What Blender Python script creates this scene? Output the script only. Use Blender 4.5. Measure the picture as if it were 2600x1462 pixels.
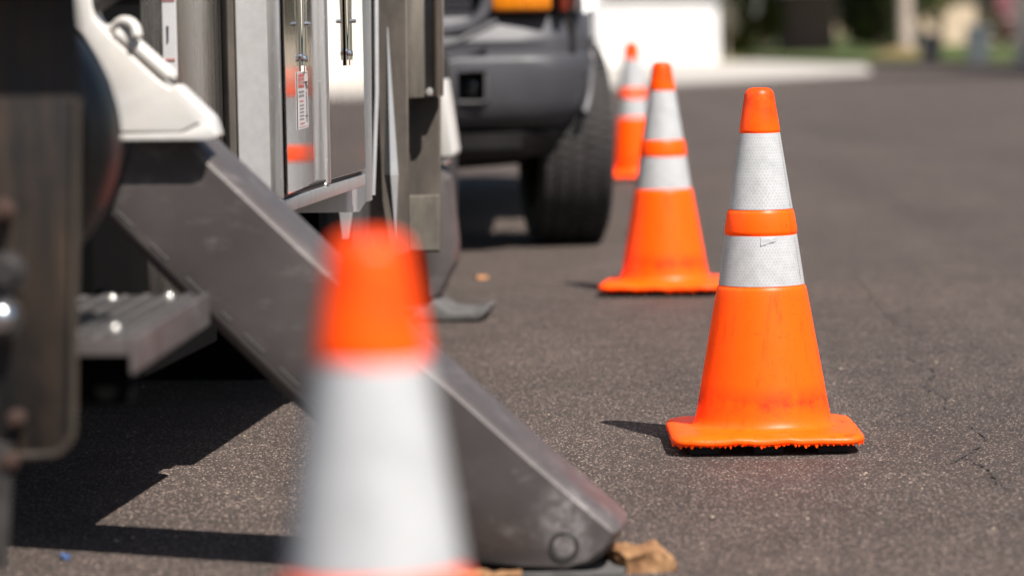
import bpy, bmesh, math, random
from mathutils import Vector, Matrix, noise as mnoise
R = random.Random(7)
for o in list(bpy.data.objects): bpy.data.objects.remove(o)
SC = bpy.context.scene; C = SC.collection

# ------------------------------------------------------------------ camera
F, HC, RHO = 8624.0, 0.87, math.radians(1.0)          # focal length in photo pixels, height, roll
_du, _dv = 1700-1300, 28-731                            # a point of the horizon in the photo
TH = math.atan(-(_du*math.sin(RHO)+_dv*math.cos(RHO))/F)
cam = bpy.data.cameras.new('camera'); cam_ob = bpy.data.objects.new('camera', cam); C.objects.link(cam_ob)
cam.sensor_width = 36.0; cam.lens = 36.0*F/2600.0; cam.clip_start = 0.05; cam.clip_end = 2000
cam_ob.matrix_world = (Matrix.Translation((0, 0, HC)) @ Matrix.Rotation(math.pi/2-TH, 4, 'X') @ Matrix.Rotation(-RHO, 4, 'Z'))
cam.dof.use_dof = True; cam.dof.focus_distance = 6.80; cam.dof.aperture_fstop = 2.8; cam.dof.aperture_blades = 0
SC.camera = cam_ob

# ------------------------------------------------------------------ sky, sun, exposure
SUN = Vector((0.41, -0.60, 1.0)).normalized()
w = bpy.data.worlds.new('World'); SC.world = w; w.use_nodes = True
nt = w.node_tree; nt.nodes.clear()
wo = nt.nodes.new('ShaderNodeOutputWorld'); wb = nt.nodes.new('ShaderNodeBackground'); ws = nt.nodes.new('ShaderNodeTexSky')
ws.sky_type = 'NISHITA'; ws.sun_disc = False
ws.sun_elevation = math.asin(SUN.z); ws.sun_rotation = math.atan2(SUN.x, SUN.y)
ws.air_density = 1.0; ws.dust_density = 1.5
wb.inputs['Strength'].default_value = 0.05
nt.links.new(ws.outputs[0], wb.inputs[0]); nt.links.new(wb.outputs[0], wo.inputs[0])
sl = bpy.data.lights.new('sun', 'SUN'); sl.energy = 5.0; sl.angle = math.radians(0.5); sl.color = (1.0, 0.955, 0.90)
so = bpy.data.objects.new('sun', sl); C.objects.link(so); so.location = (6, -9, 15)
so.rotation_euler = SUN.to_track_quat('Z', 'Y').to_euler()
SC.view_settings.view_transform = 'Standard'; SC.view_settings.look = 'None'
SC.view_settings.exposure = 0.60; SC.view_settings.gamma = 1.0
SC.render.engine = 'CYCLES'

# ------------------------------------------------------------------ photo pixel -> direction -> place
def ray(u, v):
    du, dv = u-1300, v-731
    a = (du*math.cos(RHO)-dv*math.sin(RHO))/F; b = (du*math.sin(RHO)+dv*math.cos(RHO))/F
    return Vector((a, math.cos(TH)-b*math.sin(TH), -math.sin(TH)-b*math.cos(TH)))
EYE = Vector((0, 0, HC))
def gnd(u, v, z=0.0):
    d = ray(u, v); return EYE+d*((z-HC)/d.z)
def at(u, v, Y):
    d = ray(u, v); return EYE+d*(Y/d.y)
def GZ(Y):                                  # the road falls gently away
    if Y <= 20: return 0.0
    if Y >= 100: return -0.8
    return -0.01*(Y-20)
def far(u, v, lift=0.0):                    # where the ray meets the falling road
    d = ray(u, v); Y = 8.0
    while Y < 400:
        p = EYE+d*(Y/d.y)
        if p.z <= GZ(Y)+lift: return p
        Y += 0.25
    return p
# the truck's own frame: x outward across its side, y along it, away from the camera
TA = math.atan(0.11); TO = Vector((-1.1156, 0, 0))
ta = Vector((math.sin(TA), math.cos(TA), 0)); sa = Vector((math.cos(TA), -math.sin(TA), 0))
def Lt(u, v, t):                            # on the truck's cross plane at t
    d = ray(u, v); k = (t-(EYE-TO).dot(ta))/d.dot(ta); p = EYE+d*k
    return ((p-TO).dot(sa), p.z)
def Ls(u, v, s):                            # on the truck's side plane at s
    d = ray(u, v); k = (s-(EYE-TO).dot(sa))/d.dot(sa); p = EYE+d*k
    return ((p-TO).dot(ta), p.z)

# ------------------------------------------------------------------ materials
class N:
    def __init__(s, name):
        m = bpy.data.materials.new(name); m.use_nodes = True; s.m = m; s.t = m.node_tree
        s.b = s.t.nodes['Principled BSDF']; s.out = s.t.nodes['Material Output']
    def n(s, typ, ins=None, **kw):
        x = s.t.nodes.new('ShaderNode'+typ)
        for k, v in kw.items(): setattr(x, k, v)
        for k, v in (ins or {}).items(): s.put(x.inputs[k], v)
        return x
    def put(s, sock, v):
        if hasattr(v, 'is_output'): s.t.links.new(v, sock)
        else: sock.default_value = v
    def set(s, **kw):
        for k, v in kw.items(): s.put(s.b.inputs[k.replace('_', ' ')], v)
        return s
    def coord(s, kind='Object', scale=None):
        c = s.n('TexCoord').outputs[kind]
        if scale: c = s.n('Mapping', {'Vector': c, 'Scale': scale}).outputs[0]
        return c
    def noise(s, vec, scale, detail=4, rough=.55, dist=0):
        return s.n('TexNoise', {'Vector': vec, 'Scale': scale, 'Detail': detail, 'Roughness': rough, 'Distortion': dist})
    def ramp(s, fac, stops, interp='LINEAR'):
        r = s.n('ValToRGB', {'Fac': fac}); cr = r.color_ramp; cr.interpolation = interp
        while len(cr.elements) > 1: cr.elements.remove(cr.elements[-1])
        for i, (p, c) in enumerate(stops):
            e = cr.elements[0] if i == 0 else cr.elements.new(p)
            e.position = p; c = (c, c, c) if isinstance(c, (int, float)) else c; e.color = (*c[:3], 1)
        return r.outputs[0]
    def mix(s, fac, a, b, mode='MIX'):
        x = s.n('Mix', data_type='RGBA', blend_type=mode)
        for i, v in ((0, fac), (6, a), (7, b)):
            if isinstance(v, tuple): v = (*v[:3], 1)
            s.put(x.inputs[i], v)
        return x.outputs[2]
    def math(s, op, a, b=0.0, clamp=False):
        x = s.n('Math', operation=op); x.use_clamp = clamp; s.put(x.inputs[0], a); s.put(x.inputs[1], b); return x.outputs[0]
    def bump(s, h, strength=.3, dist=.01, normal=None):
        x = s.n('Bump', {'Height': h, 'Strength': strength, 'Distance': dist})
        if normal is not None: s.put(x.inputs['Normal'], normal)
        s.put(s.b.inputs['Normal'], x.outputs[0]); return x.outputs[0]

def mat_plain(name, col, rough=.5, metal=0.0, var=.15, scale=8, bump=.0, spec=.5, coat=0.0):
    k = N(name); v = k.coord()
    a = k.noise(v, scale, 5).outputs[0]
    c = k.mix(k.ramp(a, [(.3, 0.0), (.7, 1.0)]), tuple(x*(1-var) for x in col), tuple(min(1, x*(1+var)) for x in col))
    k.set(Base_Color=c, Metallic=metal)
    k.put(k.b.inputs['Specular IOR Level'], spec); k.put(k.b.inputs['Coat Weight'], coat)
    k.put(k.b.inputs['Roughness'], k.math('ADD', k.math('MULTIPLY', a, .25*rough), rough*.87))
    if bump: k.bump(k.noise(v, scale*6, 4).outputs[0], bump, .004)
    return k.m

def mat_asphalt():
    k = N('asphalt'); v = k.coord('Object')
    big = k.noise(v, .55, 5, .6).outputs[0]
    mid = k.noise(v, 5.0, 5, .65).outputs[0]
    vo = k.n('TexVoronoi', {'Vector': v, 'Scale': 300.0, 'Randomness': 1.0})
    vo2 = k.n('TexVoronoi', {'Vector': v, 'Scale': 170.0, 'Randomness': 1.0})
    sep = k.n('SeparateColor', {'Color': vo.outputs['Color']}); sep2 = k.n('SeparateColor', {'Color': vo2.outputs['Color']})
    base = k.ramp(sep.outputs[0], [(0.0, (.040, .034, .031)), (.5, (.060, .051, .046)), (.80, (.080, .068, .060)), (.90, (.15, .13, .112)), (1.0, (.56, .48, .41))])
    st2 = k.ramp(sep2.outputs[1], [(0.0, (.048, .041, .037)), (.7, (.072, .061, .055)), (.95, (.10, .085, .075)), (.985, (.26, .21, .17)), (1.0, (.42, .35, .28))])
    inner2 = k.ramp(vo2.outputs['Distance'], [(.28, 1.0), (.42, 0.0)])
    base = k.mix(k.math('MULTIPLY', inner2, .55), base, st2)
    pit = k.ramp(vo.outputs['Distance'], [(.30, 1.0), (.72, .45)])
    base = k.mix(1.0, base, pit, 'MULTIPLY')
    base = k.mix(1.0, base, k.ramp(mid, [(.3, .84), (.7, 1.13)]), 'MULTIPLY')
    base = k.mix(1.0, base, k.ramp(big, [(.3, (.85, .84, .84)), (.7, (1.16, 1.13, 1.10))]), 'MULTIPLY')
    stain = k.ramp(k.noise(v, 1.7, 6, .7, .8).outputs[0], [(.60, 1.0), (.74, .70)])
    base = k.mix(1.0, base, stain, 'MULTIPLY')
    trk = k.ramp(k.noise(k.coord('Object', (1.6, .10, 1)), 1.0, 4, .6).outputs[0], [(.35, .88), (.62, 1.08)])
    base = k.mix(1.0, base, trk, 'MULTIPLY')
    oil = k.ramp(k.noise(v, .9, 7, .75, 1.2).outputs[0], [(.63, 1.0), (.72, .66)])
    base = k.mix(1.0, base, oil, 'MULTIPLY')
    base = k.mix(1.0, base, (1.06, .965, .945), 'MULTIPLY')
    k.set(Base_Color=base, Roughness=k.ramp(sep.outputs[1], [(0, .68), (1, .95)]))
    if 'Diffuse Roughness' in k.b.inputs: k.b.inputs['Diffuse Roughness'].default_value = 1.0
    k.put(k.b.inputs['Specular IOR Level'], .35)
    h = k.math('ADD', k.math('MULTIPLY', vo.outputs['Distance'], -.6), k.math('MULTIPLY', vo2.outputs['Distance'], -.5))
    h = k.math('ADD', h, k.math('MULTIPLY', k.noise(v, 700, 3).outputs[0], .5))
    k.bump(h, .7, .0025)
    return k.m

def mat_cone_orange():
    k = N('cone_orange'); v = k.coord('Object')
    n1 = k.noise(v, 26, 6, .7).outputs[0]
    st = k.noise(k.coord('Object', (60, 60, 6)), 1.0, 5, .7).outputs[0]
    sx = k.n('SeparateXYZ', {'Vector': v}).outputs[2]
    d = k.math('ABSOLUTE', k.math('SUBTRACT', k.math('ADD', sx, k.math('MULTIPLY', n1, .05)), .125))
    smudge = k.math('MULTIPLY', k.ramp(d, [(0.0, 1.0), (.035, 0.0)]), k.ramp(n1, [(.35, .0), (.62, .85)]))
    dirt = k.ramp(st, [(.54, 0.0), (.74, .55)])
    fine = k.ramp(k.noise(v, 140, 4, .7).outputs[0], [(.60, 0.0), (.72, .60)])
    capd = k.math('MULTIPLY', k.ramp(sx, [(.63, 0.0), (.68, 1.0)]), k.ramp(n1, [(.38, .1), (.62, .75)]))
    fine = k.math('MAXIMUM', fine, capd)
    scr = k.ramp(k.noise(k.coord('Object', (16, 16, 210)), 1.0, 3, .7, .3).outputs[0], [(.64, 0.0), (.70, .8)])
    fine = k.math('MAXIMUM', fine, k.math('MULTIPLY', scr, k.ramp(k.noise(v, 9, 3).outputs[0], [(.48, 0.0), (.62, 1.0)])))
    col = k.mix(k.math('MAXIMUM', smudge, k.math('MAXIMUM', dirt, fine)), (1.6, .118, .001), (.48, .024, .004))
    k.set(Base_Color=col, Roughness=k.ramp(n1, [(.3, .34), (.7, .48)]))
    k.put(k.b.inputs['Subsurface Weight'], .0); k.b.inputs['Subsurface Radius'].default_value = (1.0, .16, .03)
    k.put(k.b.inputs['Subsurface Scale'], .06)
    k.put(k.b.inputs['Specular IOR Level'], .28)
    k.bump(k.noise(v, 60, 5, .7).outputs[0], .12, .002)
    return k.m

def mat_collar():
    k = N('reflective_collar')
    uv = k.coord('UV'); p = k.n('VectorMath', {0: uv, 1: (142.0, 142.0, 0)}, operation='MULTIPLY').outputs[0]
    r = (1.0, 1.7320508, 1.0); h = (.5, .8660254, .5)
    def cell(vec):
        m = k.n('VectorMath', {0: vec, 1: r}, operation='MODULO').outputs[0]
        return k.n('VectorMath', {0: m, 1: (.5, .8660254, 0)}, operation='SUBTRACT').outputs[0]
    A = cell(k.n('VectorMath', {0: p, 1: (100.0, 173.20508, 0)}, operation='ADD').outputs[0])
    B = cell(k.n('VectorMath', {0: p, 1: (100.5, 174.07111, 0)}, operation='ADD').outputs[0])
    la = k.n('VectorMath', {0: A}, operation='LENGTH').outputs['Value']; lb = k.n('VectorMath', {0: B}, operation='LENGTH').outputs['Value']
    md = k.math('MINIMUM', la, lb)
    line = k.ramp(md, [(.36, 0.0), (.46, 1.0)])
    v = k.coord('Object')
    dirt = k.ramp(k.noise(v, 34, 6, .75).outputs[0], [(.40, 1.0), (.70, .80)])
    c = k.mix(line, (.46, .465, .475), (.55, .55, .548))
    speck = k.ramp(k.noise(v, 120, 4, .7).outputs[0], [(.72, 0.0), (.78, .6)])
    c = k.mix(1.0, c, dirt, 'MULTIPLY'); c = k.mix(speck, c, (.72, .62, .50))
    k.set(Base_Color=c, Roughness=.42); k.put(k.b.inputs['Specular IOR Level'], .4)
    k.bump(line, .12, .0005)
    return k.m

def mat_metal(name, col=(.80, .79, .78), rough=.14, streak=.18, spots=.25, bump=.05):
    k = N(name); v = k.coord('Object')
    st = k.noise(k.coord('Object', (55, 55, 2.2)), 1.0, 6, .65).outputs[0]
    fine = k.noise(k.coord('Object', (420, 420, 9)), 1.0, 3, .6).outputs[0]
    sp = k.ramp(k.noise(v, 95, 4, .75).outputs[0], [(.62, 0.0), (.70, 1.0)])
    scr = k.ramp(k.noise(k.coord('Object', (190, 190, 30)), 1.0, 3, .8).outputs[0], [(.66, 0.0), (.72, 1.0)])
    mark = k.math('MULTIPLY', k.math('MAXIMUM', sp, scr), spots)
    c = k.mix(k.ramp(st, [(.3, 0.0), (.7, 1.0)]), tuple(x*.86 for x in col), col)
    k.set(Base_Color=k.mix(mark, c, (.9, .9, .9)), Metallic=k.math('SUBTRACT', 1.0, k.math('MULTIPLY', mark, .6)))
    k.put(k.b.inputs['Roughness'], k.math('ADD', k.math('ADD', rough*.6, k.math('MULTIPLY', st, rough*.9)), k.math('MULTIPLY', mark, .4)))
    k.bump(k.math('ADD', k.math('MULTIPLY', fine, .5), k.noise(v, 7, 2).outputs[0]), bump, .004)
    return k.m

def mat_streaky(name, dark, light, vert=(26, 26, 2.0), amount=.75, rough=.7):
    k = N(name); v = k.coord('Object')
    a = k.noise(k.coord('Object', vert), 1.0, 6, .65, .4).outputs[0]
    b = k.noise(v, 9, 6, .7).outputs[0]
    f = k.math('MULTIPLY', k.ramp(a, [(.38, 0.0), (.66, 1.0)]), k.ramp(b, [(.30, .15), (.65, amount)]))
    k.set(Base_Color=k.mix(f, dark, light), Roughness=k.math('ADD', rough*.8, k.math('MULTIPLY', f, .2)))
    k.bump(k.noise(v, 60, 4).outputs[0], .25, .002); return k.m

def mat_worn_steel():
    k = N('worn_grey_steel'); v = k.coord('Object')
    b = k.noise(v, 3.2, 6, .6).outputs[0]; f = k.noise(v, 60, 5, .7).outputs[0]
    c = k.mix(k.ramp(b, [(.35, 0.0), (.7, 1.0)]), (.090, .077, .074), (.138, .118, .113))
    sc = k.ramp(k.noise(k.coord('Object', (9, 9, 22)), 1.0, 6, .7, .6).outputs[0], [(.52, 0.0), (.68, .42)])
    wp = k.n('VectorMath', {0: v, 1: (.625, 5.295, .088)}, operation='DISTANCE').outputs['Value']
    sc = k.math('MAXIMUM', sc, k.math('MULTIPLY', k.ramp(wp, [(.015, 1.0), (.075, 0.0)]), k.ramp(k.noise(v, 16, 4).outputs[0], [(.40, 0.0), (.62, 1.3)])))
    c = k.mix(k.math('MULTIPLY', sc, k.ramp(f, [(.4, .2), (.6, 1.0)])), c, (.34, .31, .30))
    k.set(Base_Color=c, Roughness=k.ramp(b, [(.3, .42), (.7, .58)]), Metallic=.25)
    k.bump(f, .10, .002); return k.m

def mat_leaf(name, a, b):
    k = N(name); g = k.n('NewGeometry'); oi = g.outputs['Random Per Island']
    c = k.mix(oi, a, b); k.set(Base_Color=c, Roughness=.6)
    tr = k.n('BsdfTranslucent', {'Color': k.mix(.5, c, (.2, .3, .02))}); ms = k.n('MixShader', {0: .25})
    k.t.links.new(k.b.outputs[0], ms.inputs[1]); k.t.links.new(tr.outputs[0], ms.inputs[2]); k.t.links.new(ms.outputs[0], k.out.inputs[0])
    return k.m

def mat_sign_text(name, col): return mat_plain(name, col, .5, var=.12, scale=60)

M = dict(
    asphalt=mat_asphalt(), cone=mat_cone_orange(), collar=mat_collar(),
    black_rubber=mat_plain('black_rubber', (.018, .017, .017), .7, var=.3, scale=30, bump=.1),
    door=mat_metal('polished_aluminium', (.91, .89, .87), .035, spots=.22, bump=.02),
    brushed=mat_metal('brushed_stainless', (.78, .73, .67), .27, spots=.08, bump=.22),
    alu=mat_metal('matt_aluminium', (.80, .79, .775), .44, spots=.35, bump=.05),
    chrome=mat_metal('chrome', (.90, .90, .91), .05, spots=.02, bump=.01),
    flap=mat_streaky('muddy_rubber', (.006, .0055, .0058), (.062, .036, .019), (44, 44, 3.0), 1.0),
    flap2=mat_streaky('dusty_rubber', (.070, .061, .053), (.17, .138, .108), (14, 14, 3), .9),
    flap3=mat_streaky('dusty_canvas', (.12, .106, .088), (.21, .185, .145), (40, 40, 12), .9),
    steel=mat_worn_steel(), matt=mat_plain('matt_black', (.003, .003, .003), .95, 0, .3, 6, spec=.08),
    panel=mat_plain('speckled_aluminium', (.56, .555, .55), .48, .55, .05, 70, .05), bright=mat_plain('bright_metal', (.88, .88, .88), .36, .75, .05, 20),
    whitep=mat_streaky('chipped_white_paint', (.64, .625, .60), (.62, .46, .28), (8, 8, 8), .22, .38),
    black=mat_plain('black_paint', (.012, .011, .011), .45, var=.3, scale=5),
    drum=mat_streaky('glossy_black_drum', (.012, .013, .016), (.19, .14, .09), (22, 22, 5), .45, .45),
    darksteel=mat_plain('dark_steel', (.055, .050, .048), .5, .3, .3, 20, .1),
    graphite=mat_plain('graphite_plastic', (.062, .060, .067), .50, 0, .12, 6, .03),
    graphite_hi=mat_plain('graphite_trim', (.11, .105, .11), .42, 0, .1, 6),
    navy=mat_plain('dark_blue_paint', (.020, .026, .045), .25, 0, .1, 3, coat=.6),
    tyre=mat_plain('tyre_rubber', (.034, .030, .029), .82, 0, .35, 14, .2),
    amber=mat_plain('amber_lens', (.80, .22, .004), .12, 0, .35, 40, .5, coat=1.0),
    redlens=mat_plain('red_lens', (.20, .03, .015), .2, 0, .2, 30, coat=.5),
    glass=mat_plain('dark_glass', (.03, .035, .04), .06, 0, .1, 4, coat=1.0),
    sticker=mat_plain('label_white', (.60, .585, .58), .42, 0, .06, 40),
    ink_red=mat_sign_text('ink_red', (.52, .075, .045)), ink_grey=mat_sign_text('ink_grey', (.24, .22, .22)), ink_pink=mat_sign_text('ink_pink', (.50, .22, .20)), ink_black=mat_sign_text('ink_black', (.05, .05, .06)),
    wood=mat_streaky('splintered_wood', (.22, .105, .045), (.46, .26, .12), (50, 9, 30), 1.0, .85),
    padgrey=mat_plain('dirty_pad', (.10, .095, .09), .8, 0, .35, 18, .3),
    concrete=mat_plain('concrete', (.47, .43, .385), .85, 0, .10, .8, .15),
    stucco=mat_plain('white_stucco', (.90, .885, .865), .85, 0, .04, 3, .1),
    tan=mat_plain('tan_siding', (.60, .47, .34), .8, 0, .08, 2, .1),
    brownwall=mat_plain('brown_boards', (.14, .095, .075), .8, 0, .2, 3, .1),
    maroon=mat_plain('maroon_paint', (.10, .024, .026), .35, 0, .1, 2, coat=.4),
    roof=mat_plain('roof_shingle', (.15, .12, .10), .9, 0, .25, 6, .2),
    grass=mat_plain('lawn_grass', (.062, .085, .018), .9, 0, .45, 2.5, .4),
    soil=mat_plain('dry_ground', (.20, .155, .085), .95, 0, .3, .6, .3),
    drygrass=mat_plain('dry_grass', (.20, .135, .055), .9, 0, .3, 4, .4),
    bark=mat_plain('pale_bark', (.42, .34, .29), .9, 0, .25, 7, .4),
    darkbark=mat_plain('dark_bark', (.10, .075, .055), .9, 0, .3, 7, .4),
    leafd=mat_leaf('dark_leaves', (.018, .028, .007), (.055, .065, .012)),
    leafm=mat_leaf('olive_leaves', (.045, .055, .010), (.11, .11, .018)),
    leafy=mat_leaf('yellow_leaves', (.25, .17, .05), (.42, .30, .10)),
    bin_black=mat_plain('black_bin_plastic', (.020, .018, .024), .45, 0, .15, 5),
    bin_grey=mat_plain('blue_grey_bin_plastic', (.125, .145, .155), .45, 0, .15, 5),
    leaf_orange=mat_plain('orange_leaf', (.55, .25, .10), .8, 0, .2, 60), scrap=mat_plain('blue_scrap', (.05, .09, .20), .6, 0, .2, 60),
    grit=mat_plain('pale_grit', (.42, .33, .25), .9, 0, .3, 90), crackm=mat_plain('crack_tar', (.046, .040, .037), .9, 0, .35, 60, .3),
    bulb=mat_plain('polished_bolt', (.85, .82, .76), .22, .6, .1, 40),
)

# ------------------------------------------------------------------ mesh helpers
def obj(name, bm, mat, parent=None, smooth=None, loc=None):
    me = bpy.data.meshes.new(name)
    bmesh.ops.recalc_face_normals(bm, faces=bm.faces[:])
    bm.to_mesh(me); bm.free()
    o = bpy.data.objects.new(name, me); C.objects.link(o)
    me.materials.append(M[mat] if isinstance(mat, str) else mat)
    if smooth is not None:
        me.polygons.foreach_set('use_smooth', [True]*len(me.polygons))
        bm2 = bmesh.new(); bm2.from_mesh(me)
        for e in bm2.edges:
            e.smooth = not (len(e.link_faces) == 2 and e.calc_face_angle(0) > math.radians(smooth))
        bm2.to_mesh(me); bm2.free()
    if parent: o.parent = parent
    if loc: o.location = loc
    return o
def tag(o, label=None, cat=None, group=None, kind=None):
    if label: o['label'] = label
    if cat: o['category'] = cat
    if group: o['group'] = group
    if kind: o['kind'] = kind
    return o
def empty(name, loc, rz=0.0):
    o = bpy.data.objects.new(name, None); C.objects.link(o); o.location = loc; o.rotation_euler = (0, 0, rz); o.empty_display_size = .1
    return o
def box(bm, x0, x1, y0, y1, z0, z1, bev=0.0, seg=2):
    r = bmesh.ops.create_cube(bm, size=1.0, matrix=Matrix.Translation(((x0+x1)/2, (y0+y1)/2, (z0+z1)/2)) @ Matrix.Diagonal((x1-x0, y1-y0, z1-z0, 1)))
    if bev > 0:
        es = set(e for v in r['verts'] for e in v.link_edges)
        bmesh.ops.bevel(bm, geom=list(es), offset=bev, segments=seg, profile=.5, affect='EDGES')
    return bm
def B(*a, **k): return box(bmesh.new(), *a, **k)
def prism_y(bm, poly, y0, y1, bev=0.0, seg=3):       # polygon in x-z pushed along y
    a = [bm.verts.new((x, y0, z)) for x, z in poly]; b = [bm.verts.new((x, y1, z)) for x, z in poly]
    n = len(poly); fs = [bm.faces.new(a), bm.faces.new(b[::-1])]
    for i in range(n): fs.append(bm.faces.new((a[i], b[i], b[(i+1) % n], a[(i+1) % n])))
    bmesh.ops.recalc_face_normals(bm, faces=fs)
    if bev > 0:
        es = set(e for f in fs for e in f.edges)
        bmesh.ops.bevel(bm, geom=list(es), offset=bev, segments=seg, profile=.5, affect='EDGES', clamp_overlap=True)
    return bm
def PY(*a, **k): return prism_y(bmesh.new(), *a, **k)
def lathe(bm, prof, n=48, axis='Z', cx=0, cy=0, cz=0, uv=False):
    rings = []
    for r, z in prof:
        if r < 1e-6: rings.append([bm.verts.new(_ax(0, 0, z, axis, cx, cy, cz))])
        else: rings.append([bm.verts.new(_ax(r*math.cos(2*math.pi*i/n), r*math.sin(2*math.pi*i/n), z, axis, cx, cy, cz)) for i in range(n)])
    lay = bm.loops.layers.uv.verify() if uv else None
    for k in range(len(rings)-1):
        A, Bq = rings[k], rings[k+1]
        for i in range(n):
            j = (i+1) % n
            if len(A) == 1 and len(Bq) == 1: continue
            vs = [A[0], Bq[i], Bq[j]] if len(A) == 1 else ([A[i], A[j], Bq[0]] if len(Bq) == 1 else [A[i], A[j], Bq[j], Bq[i]])
            f = bm.faces.new(vs)
            if uv:
                rm = sum(p[0] for p in prof)/len(prof)
                co = [(i, prof[k][1]), (i+1, prof[k][1]), (i+1, prof[k+1][1]), (i, prof[k+1][1])]
                for l, (a, zz) in zip(f.loops, co): l[lay].uv = (2*math.pi*a/n*rm, zz)
    return bm
def _ax(x, y, z, axis, cx, cy, cz):
    if axis == 'Z': return (cx+x, cy+y, cz+z)
    if axis == 'Y': return (cx+x, cy+z, cz+y)
    return (cx+z, cy+x, cz+y)
def LA(*a, **k): return lathe(bmesh.new(), *a, **k)
def tube(bm, pts, r, n=12, caps=True):
    pts = [Vector(p) for p in pts]; rs = r if isinstance(r, (list, tuple)) else [r]*len(pts); prev = None; up = None
    for i, p in enumerate(pts):
        d = (pts[min(i+1, len(pts)-1)]-pts[max(i-1, 0)]).normalized()
        if up is None: up = d.orthogonal().normalized()
        up = (up-d*up.dot(d)).normalized(); s = d.cross(up)
        ring = [bm.verts.new(p+(up*math.cos(2*math.pi*k/n)+s*math.sin(2*math.pi*k/n))*rs[i]) for k in range(n)]
        if prev:
            for k in range(n): bm.faces.new((prev[k], prev[(k+1) % n], ring[(k+1) % n], ring[k]))
        elif caps: bm.faces.new(ring[::-1])
        prev = ring
    if caps: bm.faces.new(prev)
    return bm
def TU(*a, **k): return tube(bmesh.new(), *a, **k)
def grid(bm, xs, ys, zf):
    g = [[bm.verts.new((x, y, zf(x, y))) for x in xs] for y in ys]
    for j in range(len(ys)-1):
        for i in range(len(xs)-1): bm.faces.new((g[j][i], g[j][i+1], g[j+1][i+1], g[j+1][i]))
    return bm
def sheet(poly, lift, step=None):                    # a flat outline laid on the falling road
    bm = bmesh.new(); vs = [bm.verts.new((x, y, 0)) for x, y in poly]; bm.faces.new(vs)
    for yc in (20, 100):
        bmesh.ops.bisect_plane(bm, geom=bm.verts[:]+bm.edges[:]+bm.faces[:], plane_co=(0, yc, 0), plane_no=(0, 1, 0))
    for v in bm.verts: v.co.z = GZ(v.co.y)+lift
    return bm
def smoothpts(pts, n=6):                              # Catmull-Rom through the points
    P = [Vector(p) for p in pts]; out = []
    for i in range(len(P)-1):
        a, b, c, d = P[max(i-1, 0)], P[i], P[i+1], P[min(i+2, len(P)-1)]
        for k in range(n):
            t = k/n; out.append(.5*((2*b)+(c-a)*t+(2*a-5*b+4*c-d)*t*t+(3*b-a-3*c+d)*t**3))
    out.append(P[-1]); return out

# ------------------------------------------------------------------ the ground, road and far verges
ys = [-60, -20, 0, 5, 10, 20, 40, 60, 80, 100, 140, 250, 600, 1200]
xs = [-600, -200, -60, -20, 0, 20, 60, 200, 600]
tag(obj('ground', grid(bmesh.new(), xs, ys, lambda x, y: GZ(y)-.03), 'soil'), kind='structure')
road = tag(obj('road', sheet([(-45, -60), (60, -60), (60, 104), (-45, 104)], 0.0), 'asphalt'), kind='structure')
def crack(px, wid, seed):
    bm = bmesh.new(); rr = random.Random(seed); P = [gnd(2000+a*.4484, 600+b*.4484) for a, b in px]
    P = smoothpts(P, 5); prev = None
    for i, p in enumerate(P):
        d = (P[min(i+1, len(P)-1)]-P[max(i-1, 0)]); d.z = 0; d.normalize(); s = Vector((-d.y, d.x, 0))
        p = p+s*rr.uniform(-.007, .007); wv = wid*rr.uniform(.25, 1.25)*math.sin(math.pi*min(max((i+.6)/(len(P)+.2), .04), .96))**.4
        cur = [bm.verts.new((p.x+s.x*q*wv, p.y+s.y*q*wv, .0035)) for q in (-.5, .5)]
        if prev and rr.random() > .16: bm.faces.new((prev[0], prev[1], cur[1], cur[0]))
        prev = cur
    return obj('crack', bm, 'crackm', road)
crack([(300, 150), (360, 190), (420, 260), (460, 320), (500, 360), (520, 410), (580, 470), (700, 520), (750, 560), (740, 640), (690, 690), (760, 730), (830, 780), (790, 830), (810, 880), (900, 910), (880, 970), (1030, 995), (1150, 1020), (1240, 1050)], .006, 1)
crack([(580, 470), (600, 440), (660, 430), (700, 400)], .006, 2)
crack([(1040, 1070), (1110, 1140), (1070, 1200), (1000, 1250), (900, 1290)], .006, 3)
crack([(1000, 1250), (1080, 1290), (1150, 1340), (1200, 1400), (1300, 1440)], .006, 4)

# concrete drive and apron beyond the road's bend
a1, a2, a3 = far(1250, 232), far(1760, 209), far(2215, 187)
b1 = far(2195, 166)
drive = sheet([(-25, a1.y+1), (a1.x, a1.y), (a2.x, a2.y), (a3.x, a3.y), (b1.x, b1.y), (8.6, 109), (-25, 109)], .006)
drive_o = tag(obj('driveway', drive, 'concrete'), kind='structure')
gut = sheet([(-25, a1.y-4.2), (a1.x, a1.y-4.4), (a2.x+.4, a2.y-3.0), (a3.x, a3.y-.2), (a3.x, a3.y), (a2.x, a2.y), (a1.x, a1.y), (-25, a1.y+1)], .005)
tag(obj('gutter', gut, mat_plain('grey_gutter', (.21, .19, .17), .85, 0, .15, 1.5, .2)), kind='structure')
def lawn(name, poly, h, mat):
    bm = bmesh.new(); bot = [bm.verts.new((x, y, GZ(y)-.02)) for x, y in poly]; top = [bm.verts.new((x, y, GZ(y)+h)) for x, y in poly]
    bm.faces.new(top); n = len(poly)
    for i in range(n): bm.faces.new((bot[i], bot[(i+1) % n], top[(i+1) % n], top[i]))
    return tag(obj(name, bm, mat), kind='structure')
lawn('lawn', [(8.2, 108.5), (10.2, 97.5), (12.5, 94.0), (16.0, 93.0), (22, 86), (70, 80), (120, 180), (-70, 180), (-70, 116), (8, 116)], .14, 'grass')
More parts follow.
